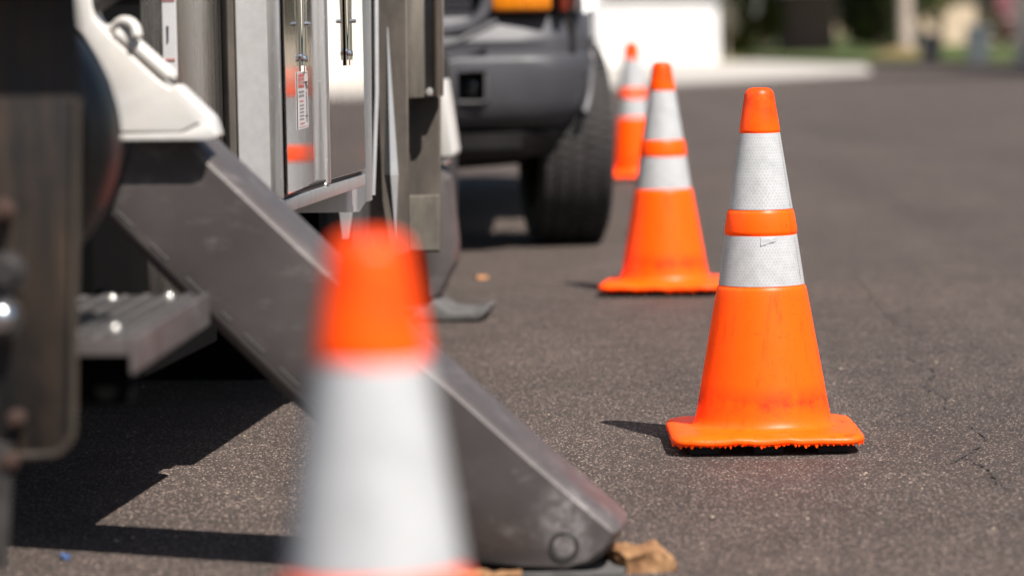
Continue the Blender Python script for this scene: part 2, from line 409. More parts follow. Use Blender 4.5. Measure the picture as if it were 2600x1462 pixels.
# dry mound at the foot of the pale tree
bm = bmesh.new(); mc = far(2290, 158)
grid(bm, [mc.x-2.2+i*.22 for i in range(21)], [mc.y-1.5+j*.4 for j in range(16)],
     lambda x, y: GZ(y)+.145+.30*math.exp(-((x-mc.x-.2)/.75)**2-((y-mc.y-1.6)/1.1)**2)-.03*min(3, ((x-mc.x)/2)**2+((y-mc.y-1.5)/1.6)**2))
tag(obj('dirt_mound', bm, 'drygrass', smooth=60), kind='structure')
lawn('side_drive', [(10.6, 46), (34, 44), (34, 82), (12.5, 82)], .02, 'concrete')

# ------------------------------------------------------------------ far houses, trees, bins
def house(name, x0, x1, y0, y1, h, wall, label, door=None, rz=0, roofh=1.8, wins=(), cat='house'):
    z = GZ(y0)-.05; e = empty(name, ((x0+x1)/2, y0, z)); W = (x1-x0)/2; D = y1-y0
    obj('wall', B(-W, W, 0, D, 0, h), wall, e)
    bm = bmesh.new(); prism_y(bm, [(-W-.5, h+.01), (W+.5, h+.01), (W+.4, h+.16), (0, h+roofh), (-W-.4, h+.16)], -.5, D+.5); obj('roof', bm, 'roof', e)
    obj('fascia', B(-W-.5, W+.5, -.56, -.505, h-.03, h+.16), 'stucco', e)
    if door:
        dx0, dx1, dh, dm = door; fr = bmesh.new()
        box(fr, dx0-.14, dx0-.01, -.05, .02, .02, dh+.13); box(fr, dx1+.01, dx1+.14, -.05, .02, .02, dh+.13); box(fr, dx0-.01, dx1+.01, -.05, .02, dh+.01, dh+.13)
        df = obj('door_frame', fr, 'stucco', e); n = 4
        for k in range(n):
            for q in range(4):
                wq = (dx1-dx0)/4
                obj('door_panel', B(dx0+q*wq+.015, dx0+(q+1)*wq-.015, -.03, .01, .02+k*dh/n+.012, .02+(k+1)*dh/n-.012, bev=.01, seg=1), dm, df)
    for wx, wz, ww, wh in wins:
        fr = bmesh.new()
        for a in ((wx-ww/2-.08, wx-ww/2, wz, wz+wh), (wx+ww/2, wx+ww/2+.08, wz, wz+wh), (wx-ww/2-.08, wx+ww/2+.08, wz-.08, wz-.002), (wx-ww/2-.08, wx+ww/2+.08, wz+wh+.002, wz+wh+.08)):
            box(fr, a[0], a[1], -.06, .02, a[2], a[3])
        wf = obj('window', fr, 'stucco', e); obj('pane', B(wx-ww/2+.002, wx+ww/2-.002, -.025, .015, wz+.001, wz+wh-.001), 'glass', wf)
    tag(e, label, cat); return e
house('garage_house', -9.5, 6.75, 108.9, 120, 2.7, 'stucco', 'bright white stucco house with pale garage door at the end of the drive', door=(2.6, 7.5, 2.15, 'stucco'), wins=[(-4, 1.0, 1.6, 1.1)])
house('brown_shed', 9.55, 11.3, 117.5, 121, 2.3, 'brownwall', 'dark brown shed standing in the shade between leafy hedges', roofh=.5, cat='shed')
house('tan_house', 15.2, 26.5, 129, 140, 2.7, 'tan', 'tan sided house behind the two rubbish bins', wins=[(-1.2, 1.4, 1.4, 1.2), (3.5, 1.2, 1.6, 1.2)])
house('cream_house', 11.6, 27, 66, 78, 3.0, mat_plain('cream_stucco', (.70, .60, .48), .85, 0, .06, 2, .1), 'cream house out to the right of the street', door=(-2.5, 2.5, 2.2, 'stucco'))

def foliage(bm, n, c, rad, size, rr, shell=.45, clumps=14):
    cl = []
    for i in range(clumps):
        v = Vector((rr.gauss(0, 1), rr.gauss(0, 1), rr.gauss(0, 1))).normalized()*rr.uniform(shell, .85)
        cl.append((Vector((c[0]+v.x*rad[0], c[1]+v.y*rad[1], c[2]+v.z*rad[2])), rr.uniform(.25, .5)))
    for i in range(n):
        o, cr = rr.choice(cl); v = Vector((rr.gauss(0, 1), rr.gauss(0, 1), rr.gauss(0, 1))).normalized()*cr*rr.uniform(.5, 1)
        p = o+Vector((v.x*rad[0], v.y*rad[1], v.z*rad[2])); s = size*rr.uniform(.6, 1.4)
        d = Vector((rr.gauss(0, 1), rr.gauss(0, 1), rr.gauss(0, .6))).normalized(); q = d.orthogonal().normalized()*s*.45
        q.rotate(Matrix.Rotation(rr.uniform(0, 6.28), 3, d)); d = d*s
        bm.faces.new([bm.verts.new(x) for x in (p-d*.5, p+q, p+d*.5, p-q)])
def tree(name, base, trunk_h, trunk_r, crown_c, crown_r, n, leaf, bark, label, group=None, cat='tree', size=.22, lean=0.0, seed=1):
    rr = random.Random(seed); e = empty(name, base); bm = bmesh.new()
    top = Vector((lean, 0, trunk_h))
    tube(bm, smoothpts([(0, 0, -.15), (lean*.3, .02, trunk_h*.35), (lean*.6, -.03, trunk_h*.7), top], 3), [trunk_r*(1.25-.55*i/9) for i in range(10)], 10)
    for i in range(5):
        a = rr.uniform(0, 6.28); tip = Vector((crown_c[0]+crown_r[0]*.6*math.cos(a), crown_c[1]+crown_r[1]*.6*math.sin(a), crown_c[2]+rr.uniform(-.2, .5)*crown_r[2]))
        tube(bm, [top*.85, top*.5+tip*.5+Vector((0, 0, .2)), tip], [trunk_r*.5, trunk_r*.3, trunk_r*.1], 7)
    obj('trunk', bm, bark, e, smooth=50)
    bm = bmesh.new(); foliage(bm, n, crown_c, crown_r, size, rr); obj('crown', bm, leaf, e)
    tag(e, label, cat, group); return e
def lawnp(x, y): return (x, y, GZ(y)+.10)
tree('leafy_shrub', lawnp(8.3, 117), .8, .07, (0, 0, 1.3), (1.2, .9, 1.45), 3200, 'leafm', 'darkbark', 'dense olive green shrub just right of the white house', cat='shrub', seed=3)
tree('leafy_shrub', lawnp(12.9, 118), .9, .07, (0, 0, 1.45), (1.55, 1.0, 1.5), 3800, 'leafd', 'darkbark', 'dark shrub between the brown shed and the pale trunk', cat='shrub', seed=4)
tree('grey_shrub', lawnp(7.2, 112.5), .5, .05, (0, 0, 1.25), (.42, .4, .7), 700, mat_leaf('grey_leaves', (.20, .17, .14), (.32, .29, .25)), 'bark', 'small grey shrub at the corner of the white house', cat='shrub', size=.12, seed=5)
tree('shade_tree', (11.0, 108.6, GZ(108)+.1), 4.6, .2, (-.4, 2.2, 6.4), (4.6, 3.2, 2.3), 9000, 'leafd', 'darkbark', 'broad shade tree over the hedges and the brown shed', size=.34, lean=-.3, seed=6) if False else None
pt = at(2300, 140, 114)
tree('pale_trunk_tree', (pt.x, 114.0, GZ(114)+.1), 4.2, .24, (-2.6, 1.5, 6.2), (4.6, 3.4, 2.4), 9000, 'leafm', 'bark', 'tree with pale bare trunk beside the dry mound', size=.34, lean=-.08, seed=7)
tree('yellow_shrub', lawnp(17.6, 122), .7, .06, (0, 0, 1.5), (.55, .5, .9), 900, 'leafy', 'bark', 'yellowish shrub right of the tan wall', cat='shrub', size=.16, seed=8)
tree('back_tree', lawnp(16.2, 127.5), 1.2, .12, (0, 0, 2.0), (.6, .5, 1.1), 700, 'leafm', 'darkbark', 'thin green tree in front of the tan wall edge', size=.18, seed=12)
for i, (x, y) in enumerate([(5.5, 124), (9.5, 125), (13.5, 124), (30, 60), (10.9, 60)]):
    lab = ['tall tree rising behind the white house', 'tall tree rising behind the brown shed', 'tall tree rising behind the dark shrub', 'round tree at the far end of the cream house', 'round tree at the near end of the cream house'][i]
    tree('broad_tree', lawnp(x, y), 3.0, .22, (0, 0, 4.2), (3.0, 2.2, 3.2), 5000, 'leafd' if i < 3 else 'leafm', 'darkbark', lab, 'trees behind the houses', size=.34, seed=20+i)

def wheelie_bin(base, mat, hgt, label, rz):
    e = empty('wheelie_bin', base, rz); k = hgt/1.0; w = .29*k
    bm = bmesh.new(); r0 = [bm.verts.new((x*w*.8, y*w*.8, .05*k)) for x, y in ((-1, -1), (1, -1), (1, 1), (-1, 1))]; r1 = [bm.verts.new((x*w, y*w*1.15, .90*k)) for x, y in ((-1, -1), (1, -1), (1, 1), (-1, 1))]
    bm.faces.new(r0[::-1]); bm.faces.new(r1)
    for i in range(4): bm.faces.new((r0[i], r0[(i+1) % 4], r1[(i+1) % 4], r1[i]))
    bmesh.ops.bevel(bm, geom=bm.edges[:], offset=.03*k, segments=2, affect='EDGES'); obj('tub', bm, mat, e, smooth=40)
    bm = bmesh.new(); prism_y(bm, [(-w*1.1, .905*k), (w*1.1, .905*k), (w*1.05, .95*k), (w*.7, 1.0*k), (-w*.7, 1.0*k), (-w*1.05, .95*k)], -w*1.25, w*1.2, .012, 2); obj('lid', bm, mat, e, smooth=40)
    obj('handle', TU([(-w*.8, w*1.25, .93*k), (w*.8, w*1.25, .93*k)], .018*k, 8), mat, e)
    for s in (-1, 1): obj('wheel', LA([(0, -.03), (.085, -.03), (.10, -.015), (.10, .015), (.085, .03), (0, .03)], 20, 'X', s*w*.75, w*.75, .10), 'black_rubber', e, smooth=40)
    tag(e, label, 'bin'); return e
p1 = far(2362, 167); wheelie_bin((p1.x, p1.y, GZ(p1.y)), 'bin_black', .86, 'small black wheelie bin at the kerb beside the pale trunk', .1)
p2 = far(2484, 170); wheelie_bin((p2.x, p2.y, GZ(p2.y)), 'bin_grey', 1.02, 'taller blue grey wheelie bin at the kerb', -.1)

def wheel(parent, x, y, z, rad, wid, tread=True, name='wheel', rz=0.0, side=1):
    e = bpy.data.objects.new(name, None); C.objects.link(e); e.parent = parent; e.location = (x, y, z); e.rotation_euler = (0, 0, rz); e.empty_display_size = .1
    h = wid/2; r = rad
    prof = [(r*.60, -h*.72), (r*.66, -h*.92), (r*.80, -h), (r*.92, -h*.96), (r*.975, -h*.82), (r*.993, -h*.6), (r, 0), (r*.993, h*.6), (r*.975, h*.82), (r*.92, h*.96), (r*.80, h), (r*.66, h*.92), (r*.60, h*.72)]
    obj('tyre', LA(prof, 64, 'X'), 'tyre', e, smooth=35)
    if tread:
        bm = bmesh.new(); nb = 66
        for i in range(nb):
            for q, (c0, c1) in enumerate(((-.86, -.60), (-.54, -.20), (-.15, .15), (.20, .54), (.60, .86))):
                a = 2*math.pi*(i+(.5 if q % 2 else 0))/nb; da = 2*math.pi/nb*.36; sk = (.16 if q % 2 else -.16)*da*4
                vs = []
                for rr_ in (r*.965, r*1.014-(.010*r if abs(c0+c1) > 1 else 0)):
                    for xx, aa in ((c0, a-da-sk*.5), (c1, a-da+sk*.5), (c1, a+da+sk*.5), (c0, a+da-sk*.5)):
                        vs.append(bm.verts.new((xx*h, rr_*math.cos(aa), rr_*math.sin(aa))))
                bm.faces.new(vs[4:]);
                for m in range(4): bm.faces.new((vs[m], vs[(m+1) % 4], vs[4+(m+1) % 4], vs[4+m]))
        tag(obj('tread_blocks', bm, 'tyre', e), kind='stuff')
    obj('rim', LA([(0, side*h*.30), (r*.2, side*h*.36), (r*.24, side*h*.2), (r*.5, side*h*.30), (r*.56, side*h*.66), (r*.615, side*h*.74), (r*.615, side*h*.6), (r*.5, -side*h*.4), (0, -side*h*.4)], 40, 'X'), 'alu', e, smooth=30)
    return e

def simple_vehicle(name, base, rz, mat, label, cat, W=1.9, L=5.0, H=1.75, sill=.5, hood=1.05):
    e = empty(name, base, rz); w = W/2
    bm = bmesh.new()
    prof = [(0, sill), (0, hood*.9), (.1, hood), (1.25, hood+.06), (2.0, H), (L-.15, H), (L, H-.3), (L, sill)]
    a = [bm.verts.new((-w, y, z)) for y, z in prof]; b = [bm.verts.new((w, y, z)) for y, z in prof]; n = len(prof)
    bm.faces.new(a); bm.faces.new(b[::-1])
    for i in range(n): bm.faces.new((a[i], b[i], b[(i+1) % n], a[(i+1) % n]))
    bmesh.ops.bevel(bm, geom=bm.edges[:], offset=.06, segments=3, affect='EDGES'); obj('body', bm, mat, e, smooth=35)
    obj('sill', B(-w+.04, w-.04, .25, L-.2, sill-.16, sill-.003), 'black', e)
    bm = bmesh.new(); box(bm, -w*.82, w*.82, 1.45, 1.95, H-.52, H-.12); 
    for v in bm.verts: v.co.y = 1.28+(v.co.z-hood)*1.05-(.03 if v.co.y < 1.7 else -.2)
    obj('windscreen', bm, 'glass', e)
    for y in (.85, L-1.0):
        for s in (-1, 1): wheel(e, s*(w-.13), y, .36, .36, .24, False, side=s)
    tag(e, label, cat); return e
vb = at(1535, 113, 50)
simple_vehicle('white_van', (vb.x-1.15, 48.6, GZ(48.6)), math.radians(-3), 'stucco', 'white van parked behind the dark pickup', 'van', sill=.66, hood=1.3, H=2.2)
mv = at(2552, 60, 117)
simple_vehicle('maroon_van', (mv.x+.95, 117, GZ(117)+.12), math.radians(4), 'maroon', 'maroon van at the right edge beyond the grass', 'van', H=2.1, hood=1.25)

# ------------------------------------------------------------------ dark pickup
pu = empty('dark_pickup', (-.640, 13.2, 0), math.radians(-1.0))
PL = lambda o: o
def bumper_loft(prof, xs_, mat, name, parent, skip=None, dy=0.0, thick=True):
    bm = bmesh.new(); g = []
    for x in xs_:
        ax = abs(x); back = .10*(ax/.8)**2 if ax < .8 else .10+.25*(ax-.8)+ (1.9*(ax-.8)**2)*5.5
        row = []
        for y, z, inset in prof:
            sx = math.copysign(max(0, ax-(inset if ax > .78 else 0)), x)
            row.append(bm.verts.new((sx, y+back+dy, z)))
        g.append(row)
    for i in range(len(xs_)-1):
        for j in range(len(prof)-1):
            if skip and skip(i, j): continue
            bm.faces.new((g[i][j], g[i+1][j], g[i+1][j+1], g[i][j+1]))
    return obj(name, bm, mat, parent, smooth=28)
bx = [-.97, -.955, -.93, -.90, -.86, -.80, -.70, -.575, -.475, -.25, 0, .25, .475, .575, .70, .80, .86, .90, .93, .955, .97]
bprof = [(-.80, .868, 0), (-.925, .866, 0), (-.945, .858, 0), (-.985, .785, 0), (-.990, .772, 0), (-.982, .735, 0), (-.985, .722, 0), (-1.035, .714, 0), (-1.046, .700, 0), (-1.05, .665, 0), (-1.045, .560, .012), (-1.03, .505, .03), (-1.00, .470, .05), (-.95, .452, .06)]
def hole(i, j): return j == 9 and (bx[i], bx[i+1]) in ((.475, .575), (-.575, -.475))
bumper = bumper_loft(bprof, bx, 'graphite', 'bumper', pu, hole)
for s in (-1, 1):
    bm = bmesh.new(); x0, x1 = sorted((s*.475, s*.575)); yb = -1.05+.10*(.52/.8)**2
    for a in ((x0-.002, x1+.002, .556, .562), (x0-.002, x1+.002, .663, .669)): box(bm, a[0], a[1], yb, yb+.12, a[2], a[3])
    box(bm, x0-.008, x0-.002, yb+.004, yb+.12, .556, .669); box(bm, x1+.002, x1+.008, yb+.004, yb+.12, .556, .669); box(bm, x0-.008, x1+.008, yb+.121, yb+.13, .556, .669)
    obj('fog_pocket', bm, 'black', bumper)
    obj('fog_light', LA([(0, -.03), (.02, -.028), (.036, -.018), (.042, 0), (.042, .05), (0, .05)], 24, 'Y', s*.525, yb+.075, .61), 'glass', bumper, smooth=40)
    obj('bezel', TU([(x0+.002, yb-.004, .556), (x1-.008, yb-.001, .556), (x1+.002, yb, .566), (x1+.002, yb+.004, .66)] if s > 0 else [(x1-.002, yb-.004, .556), (x0+.008, yb-.001, .556), (x0-.002, yb, .566), (x0-.002, yb+.004, .66)], .0055, 8), 'graphite_hi', bumper, smooth=60)
vprof = [(-.97, .452, .05), (-.99, .44, .06), (-.985, .385, .10), (-.96, .352, .12), (-.80, .345, .13)]
bumper_loft(vprof, bx, 'black', 'valance', pu)
# pale edge trims of the bumper ends
for s in (-1, 1):
    pts = []
    for y, z, ins in bprof[1:12]:
        ax = .955-ins; back = .10+.25*(ax-.8)+10.45*(ax-.8)**2
        pts.append((s*(ax+.004), y+back-.004, z))
    obj('end_trim', TU(smoothpts(pts, 3), .013, 8), 'graphite_hi', bumper, smooth=60)
# fenders, bonnet, cab: built where they stand above the frame
bm = bmesh.new(); prism_y(bm, [(-.90, .80), (.90, .80), (.925, 1.0), (.90, 1.12), (.70, 1.17), (-.70, 1.17), (-.90, 1.12), (-.925, 1.0)], -.66, .95, .03, 2); body = obj('front_body', bm, 'navy', pu, smooth=40)
bm = bmesh.new(); prism_y(bm, [(-.90, .50), (.90, .50), (.93, .9), (.90, 1.12), (-.90, 1.12), (-.93, .9)], .952, 4.6, .03, 2); obj('cab_body', bm, 'navy', pu, smooth=40)
bm = bmesh.new(); a = [(-.86, 1.121), (.86, 1.121), (.70, 1.78), (-.70, 1.78)]
prism_y(bm, a, 1.0, 3.0, .05, 3)
for v in bm.verts:
    if v.co.z > 1.5 and v.co.y < 1.6: v.co.y += .55
obj('cab', bm, 'glass', pu, smooth=40)
obj('cab_roof', B(-.70, .70, 1.6, 3.02, 1.786, 1.84, .02), 'navy', pu, smooth=40)
obj('chassis', B(-.62, .62, -.72, 4.4, .40, .62), 'black', pu)
obj('radiator_panel', B(-.90, .90, -.80, -.67, .63, .99), 'black', pu)
for s in (-1, 1):
    bm = bmesh.new(); tube(bm, smoothpts([(s*.925, -.33+.47*math.cos(t_), .39+.47*math.sin(t_)) for t_ in [math.radians(x) for x in range(8, 162, 14)]], 2), .014, 8); obj('wheel_arch', bm, 'navy', pu, smooth=60)
    # lamp cluster: amber lens, red edge, clear cap
    x0, x1 = sorted((s*.60, s*.815))
    obj('turn_signal', B(x0, x1, -.93, -.80, .876, .965, .014, 3), 'amber', pu, smooth=40)
    obj('headlight', B(x0, x1, -.93, -.80, .972, 1.11, .014, 3), 'glass', pu, smooth=40)
    x0, x1 = sorted((s*.845, s*.875)); obj('side_marker', B(x0, x1, -.90, -.70, .872, 1.05, .01, 2), 'redlens', pu, smooth=40)
    x0, x1 = sorted((s*.882, s*.925)); obj('lamp_cap', B(x0, x1, -.82, -.68, .872, 1.05, .015, 3), 'chrome', pu, smooth=40)
    x0, x1 = sorted((s*.55, s*.93)); obj('lamp_housing', B(x0, x1, -.795, -.665, .868, 1.12, .01, 2), 'black', pu)
    x0, x1 = sorted((s*.30, s*.84)); obj('lamp_visor', B(x0, x1, -.95, -.66, 1.115, 1.15, .01, 2), 'navy', pu)
# grille: dark mesh with rounded surround
bm = bmesh.new()
for i in range(15):
    z = .78+i*.022; box(bm, -.52, .52, -.87, -.85, z, z+.008)
for i in range(40): box(bm, -.52+i*.0266, -.514+i*.0266, -.872, -.852, .78, 1.10)
tag(obj('grille_mesh', bm, 'graphite', pu), kind='stuff')
bm = bmesh.new(); arc = [(-.60, -.90, 1.12), (-.585, -.91, .93), (-.55, -.925, .85), (-.47, -.935, .815), (-.2, -.94, .79), (.2, -.94, .79), (.47, -.935, .815), (.55, -.925, .85), (.585, -.91, .93), (.60, -.90, 1.12)]
tube(bm, smoothpts(arc, 5), .026, 10); obj('grille_surround', bm, 'graphite', pu, smooth=60)
bm = bmesh.new(); arc2 = [(-.62, -1.0, .842), (-.53, -1.015, .80), (-.44, -1.035, .765), (-.2, -1.05, .745), (.2, -1.05, .745), (.44, -1.035, .765), (.53, -1.015, .80), (.62, -1.0, .842)]
tube(bm, smoothpts(arc2, 5), .012, 10); obj('bumper_lip', bm, 'graphite_hi', bumper, smooth=60)
for s in (-1, 1):
    wheel(pu, s*.855, -.335+.02, .376, .376, .285, s > 0, rz=math.radians(8), side=s)
    wheel(pu, s*.83, 3.3, .376, .376, .26, False, side=s)
    obj('axle_bar', TU([(s*.15, -.33, .30), (s*.72, -.33, .34)], .035, 10), 'darksteel', pu, smooth=60)
tag(pu, 'dark blue grey pickup facing the camera behind the truck', 'pickup')
# ------------------------------------------------------------------ utility truck
TREF = Vector((-1.0, 7.5, 0))
truck = empty('utility_truck', TO+sa*TREF.x+ta*TREF.y, -TA)
tag(truck, 'utility truck with aluminium cabinets, white outrigger housing and dirty mud flaps', 'truck')
def tp(name, bm, mat, parent=None, **k):             # truck part (its mesh is in the truck's frame)
    if parent: return obj(name, bm, mat, parent, **k)
    return obj(name, bm, mat, truck, loc=(-TREF.x, -TREF.y, 0), **k)
def polyt(px, t): return [Lt(u, v, t) for u, v in px]

# main aluminium cabinet
cz0, cz1, ct0, ct1 = .506, 1.60, 6.338, 7.353
bm = B(-.083, -.012, ct0, ct0+.13, cz0+.03, cz1, .003, 1); box(bm, -.55, -.0125, ct0+.1305, ct1, cz0+.03, cz1, .003, 1); cab = tp('cabinet', bm, 'panel', smooth=40)
tp('bottom_rail', B(-.10, .0, ct0-.002, ct1+.004, cz0, cz0+.026, .003, 2), 'alu', cab, smooth=40)
tp('rail_lip', B(-.04, -.006, ct0+.004, ct1-.002, cz0+.0265, cz0+.034, .002, 1), 'darksteel', cab)
tp('corner_post', B(-.022, .002, ct0-.003, ct0+.007, cz0+.027, cz1-.002, .0045, 3), 'alu', cab, smooth=40)
tp('corner_post', B(-.022, .001, ct1-.022, ct1+.003, cz0+.027, cz1-.002, .008, 3), 'alu', cab, smooth=40)
mid0, mid1 = 6.850, 6.882
tp('centre_post', B(-.02, .0035, mid0, mid1, cz0+.027, cz1-.002, .006, 3), 'alu', cab, smooth=40)
doors = []
for a, b_ in ((ct0+.010, mid0-.002), (mid1+.002, ct1-.024)):
    f0, f1 = (.0088, -.0112) if not doors else (0.0, .0047)
    bm = B(-.004, 0, a, b_, cz0+.036, cz1-.01, .0012, 1)
    for v in bm.verts: v.co.x += f0+(f1-f0)*(v.co.y-a)/(b_-a)
    d = tp('door', bm, 'door', cab); doors.append(d)
    tp('weather_strip', B(-.010, -.003, a-.001, b_+.001, cz0+.0345, cz0+.0385), 'black_rubber', cab)
def dox(y): return (.0088-.0200*(y-6.348)/.500) if y < 6.85 else .0047*(y-6.884)/.445
def latch(t, zb):
    d0 = dox(t)
    def sq(bm):
        for v in bm.verts: v.co.x = d0+v.co.x*.55
        return bm
    bm = bmesh.new(); box(bm, .003, .007, t-.045, t-.037, zb, zb+.36); box(bm, .003, .007, t+.002, t+.010, zb, zb+.36); box(bm, .003, .0045, t-.045, t+.010, zb, zb+.36); e = tp('latch', sq(bm), 'chrome', cab)
    bm = bmesh.new(); tube(bm, [(.012, t-.018, zb+.012), (.014, t-.018, zb+.085), (.014, t-.018, zb+.15)], [.010, .008, .007], 12)
    tube(bm, [(.016, t-.026, zb+.085), (.022, t-.026, zb+.22)], .0028, 8); tube(bm, [(.016, t-.010, zb+.085), (.022, t-.010, zb+.22)], .0028, 8)
    for z in (zb+.03, zb+.155):
        for q in (-.044, .009):
            bmesh.ops.create_uvsphere(bm, u_segments=10, v_segments=8, radius=.006, matrix=Matrix.Translation((.008, t+q, z)))
    box(bm, .016, .036, t-.030, t-.006, zb+.088, zb+.096, .002, 1)
    bmesh.ops.create_uvsphere(bm, u_segments=14, v_segments=10, radius=.011, matrix=Matrix.Translation((.013, t-.018, zb+.025)))
    tp('latch_lever', sq(bm), 'chrome', cab, smooth=45)
latch(6.60, .765); latch(7.135, .768)
# warning label on the near door
bm = bmesh.new(); box(bm, .0032, .0040, 6.503, 6.650, .657, .766); lab = tp('warning_label', bm, 'sticker', cab)
bm = bmesh.new(); box(bm, .0042, .0046, 6.506, 6.592, .736, .761); tp('label_header', bm, 'ink_red', cab)
def text_on(body, t0, z0, wid, hgt, mat, x=.0048):
    cu = bpy.data.curves.new('label_text', 'FONT'); cu.body = body; cu.size = 1.0; cu.extrude = 0.0
    to = bpy.data.objects.new('label_text', cu); C.objects.link(to)
    dg = bpy.context.evaluated_depsgraph_get(); me = bpy.data.meshes.new_from_object(to.evaluated_get(dg)); bpy.data.objects.remove(to)
    xs_ = [v.co.x for v in me.vertices]; ysv = [v.co.y for v in me.vertices]
    for v in me.vertices:
        q = ((v.co.x-min(xs_))/(max(xs_)-min(xs_)), (v.co.y-min(ysv))/(max(ysv)-min(ysv))); 
        v.co = Vector((x, t0+q[0]*wid, z0+q[1]*hgt)) if False else Vector((0, 0, 0))+Vector((x, t0+q[0]*wid, z0+q[1]*hgt))
    o = bpy.data.objects.new('label_text', me); C.objects.link(o); me.materials.append(M[mat]); o.parent = cab; return o
text_on('DANGER', 6.512, .740, .074, .017, 'sticker')
bm = bmesh.new()
for i in range(2):
    for k in range(7): box(bm, .0042, .0045, 6.510+k*.0115, 6.5185+k*.0115, .7255-i*.0075, .7300-i*.0075)
for i in range(5):
    for k in range(6): box(bm, .0042, .0045, 6.523+k*.0105, 6.5305+k*.0105, .7005-i*.0066, .7035-i*.0066)
tag(tp('label_print', bm, 'ink_grey', cab), kind='stuff')
bm = bmesh.new(); box(bm, .0042, .0045, 6.524, 6.578, .7085, .7120); box(bm, .0042, .0045, 6.524, 6.590, .6660, .6690); box(bm, .0042, .0045, 6.506, 6.647, .6605, .6612); box(bm, .0042, .0045, 6.506, 6.647, .7632, .7638); tp('label_print', bm, 'ink_pink', cab)
bm = bmesh.new(); box(bm, .0042, .0045, 6.598, 6.642, .744, .7465); box(bm, .0042, .0045, 6.618, 6.622, .667, .727); box(bm, .0042, .0045, 6.631, 6.634, .667, .735); box(bm, .0042, .0045, 6.60, 6.640, .679, .6806)
for k in range(3): tube(bm, [(.0044, 6.606+k*.012, .744), (.0044, 6.622+k*.012, .732)], .0006, 5)
tp('label_print', bm, 'ink_black', cab)

for o_ in cab.children:
    if o_.name.startswith(('warning_label', 'label_')):
        for v in o_.data.vertices: v.co.x += dox(v.co.y)-.002
# second, recessed cabinet with brushed side and its label strip
cb = tp('rear_cabinet', B(-.75, -.114, 5.97, 6.368, .36, 1.60, .006, 2), 'brushed', smooth=40)
tp('edge_strip', B(-.14, -.102, 6.369, 6.378, .37, 1.58), 'darksteel', cb)
bm = bmesh.new(); s0, z0 = Lt(414, 195, 5.96); s1, z1 = Lt(444, -60, 5.96); box(bm, s0, -.1145, 5.962, 5.968, z0, z1+.1, .001, 1); ls = tp('label_strip', bm, 'sticker', cb)
bm = bmesh.new(); zc = Lt(430, 3, 5.96)[1]; box(bm, s0+.001, -.1155, 5.9605, 5.9615, zc, zc+.03); tp('strip_print', bm, 'ink_pink', cb); bm = bmesh.new(); zc = Lt(430, 152, 5.96)[1]; box(bm, s0+.004, -.1175, 5.9605, 5.9615, zc-.002, zc+.002); tp('strip_print', bm, 'ink_pink', cb)
bm = bmesh.new(); zc = Lt(432, 95, 5.96)[1]; prism_y(bm, [(s0+.008, zc+.02), (s0+.012, zc+.018), (s0+.011, zc-.008), (s0+.008, zc-.012)], 5.9605, 5.9615); tp('strip_print', bm, 'ink_black', cb)
tp('shade_skirt', B(-.24, -.175, 5.55, 5.955, .30, 1.55, .004, 1), 'matt')  # added black panel that keeps sun off the ground under the truck
tp('shade_rail', B(-.20, -.128, 5.62, 6.33, .27, .352, .004, 1), 'matt')  # added to shape the ground shadow's edge; its black carries the shade
# brown strip and dark joint between the cabinets are the near cabinet's hinge side
tp('hinge_strip', B(-.100, -.0845, 6.342, 6.42, .40, 1.58, .003, 1), 'flap2')

# outrigger: white housing, grey box leg
t0 = 5.27
hp = polyt([(150, -90), (222, -90), (232, 10), (238, 45), (256, 66), (285, 96), (400, 203), (432, 226), (446, 213), (535, 298), (541, 312), (552, 348), (525, 357), (304, 359), (303, 331), (293, 276), (272, 207), (241, 145), (207, 90), (150, 30)], t0)
hou = tp('outrigger_housing', PY(hp, t0, t0+.06, .008, 3), 'whitep', smooth=50)
tp('housing_seam', PY(polyt([(303, 334), (459, 334), (503, 312), (508, 315), (463, 340), (303, 340)], t0-.004), t0-.006, t0+.002), 'darksteel', hou)
fl = polyt([(303, 341), (462, 338), (505, 317), (534, 312), (551, 341), (551, 350), (526, 358), (303, 360)], t0-.012)
tp('housing_flange', PY(fl, t0-.014, t0-.002, .003, 2), 'whitep', hou, smooth=40)
rod = [Lt(u, v, t0-.02) for u, v in [(248, 80), (266, 76), (281, 70), (292, 60), (306, 55), (324, 59), (338, 73), (344, 94)]]
bm = bmesh.new(); tube(bm, smoothpts([(s, t0+.020-.004*i, z) for i, (s, z) in enumerate(rod)], 5), .0085, 14); tp('hook', bm, 'whitep', hou, smooth=60)
ra = [Lt(u, v, t0+.01) for u, v in [(294, 82), (304, 90), (337, 113), (420, 186), (430, 196)]]
bm = bmesh.new(); tube(bm, smoothpts([(s, t0+.012, z) for s, z in ra], 4), [.010]+[.0132]*14+[.011, .006], 16); tp('lock_rod', bm, 'whitep', hou, smooth=60)
bm = bmesh.new(); br = Lt(270, 12, t0+.05); tube(bm, [(br[0]-.05, t0+.02, br[1]-.02), (br[0]+.06, t0+.03, br[1]+.05)], .018, 14); tp('cylinder_rod', bm, 'darksteel', hou, smooth=60)
tl0, tl1 = 5.295, 5.485
lpx = [(262, 566), (420, 725), (721, 1017), (960, 1245), (1130, 1405), (1215, 1436), (1330, 1447), (1440, 1450), (1500, 1436), (1545, 1402), (1566, 1372), (1574, 1350), (1556, 1326), (1360, 1160), (1085, 916), (655, 510), (485, 350), (330, 345)]
off = [(26, -26)]*4+[(20, -26), (4, -16), (0, -12), (-2, -12), (-10, -14), (-16, -10), (-18, -4), (-18, 2)]+[(-15, 15)]*4+[(-15, 15), (15, 0)]
lp = [Lt(u, v, tl0) for u, v in lpx]
bm = bmesh.new(); rings = []
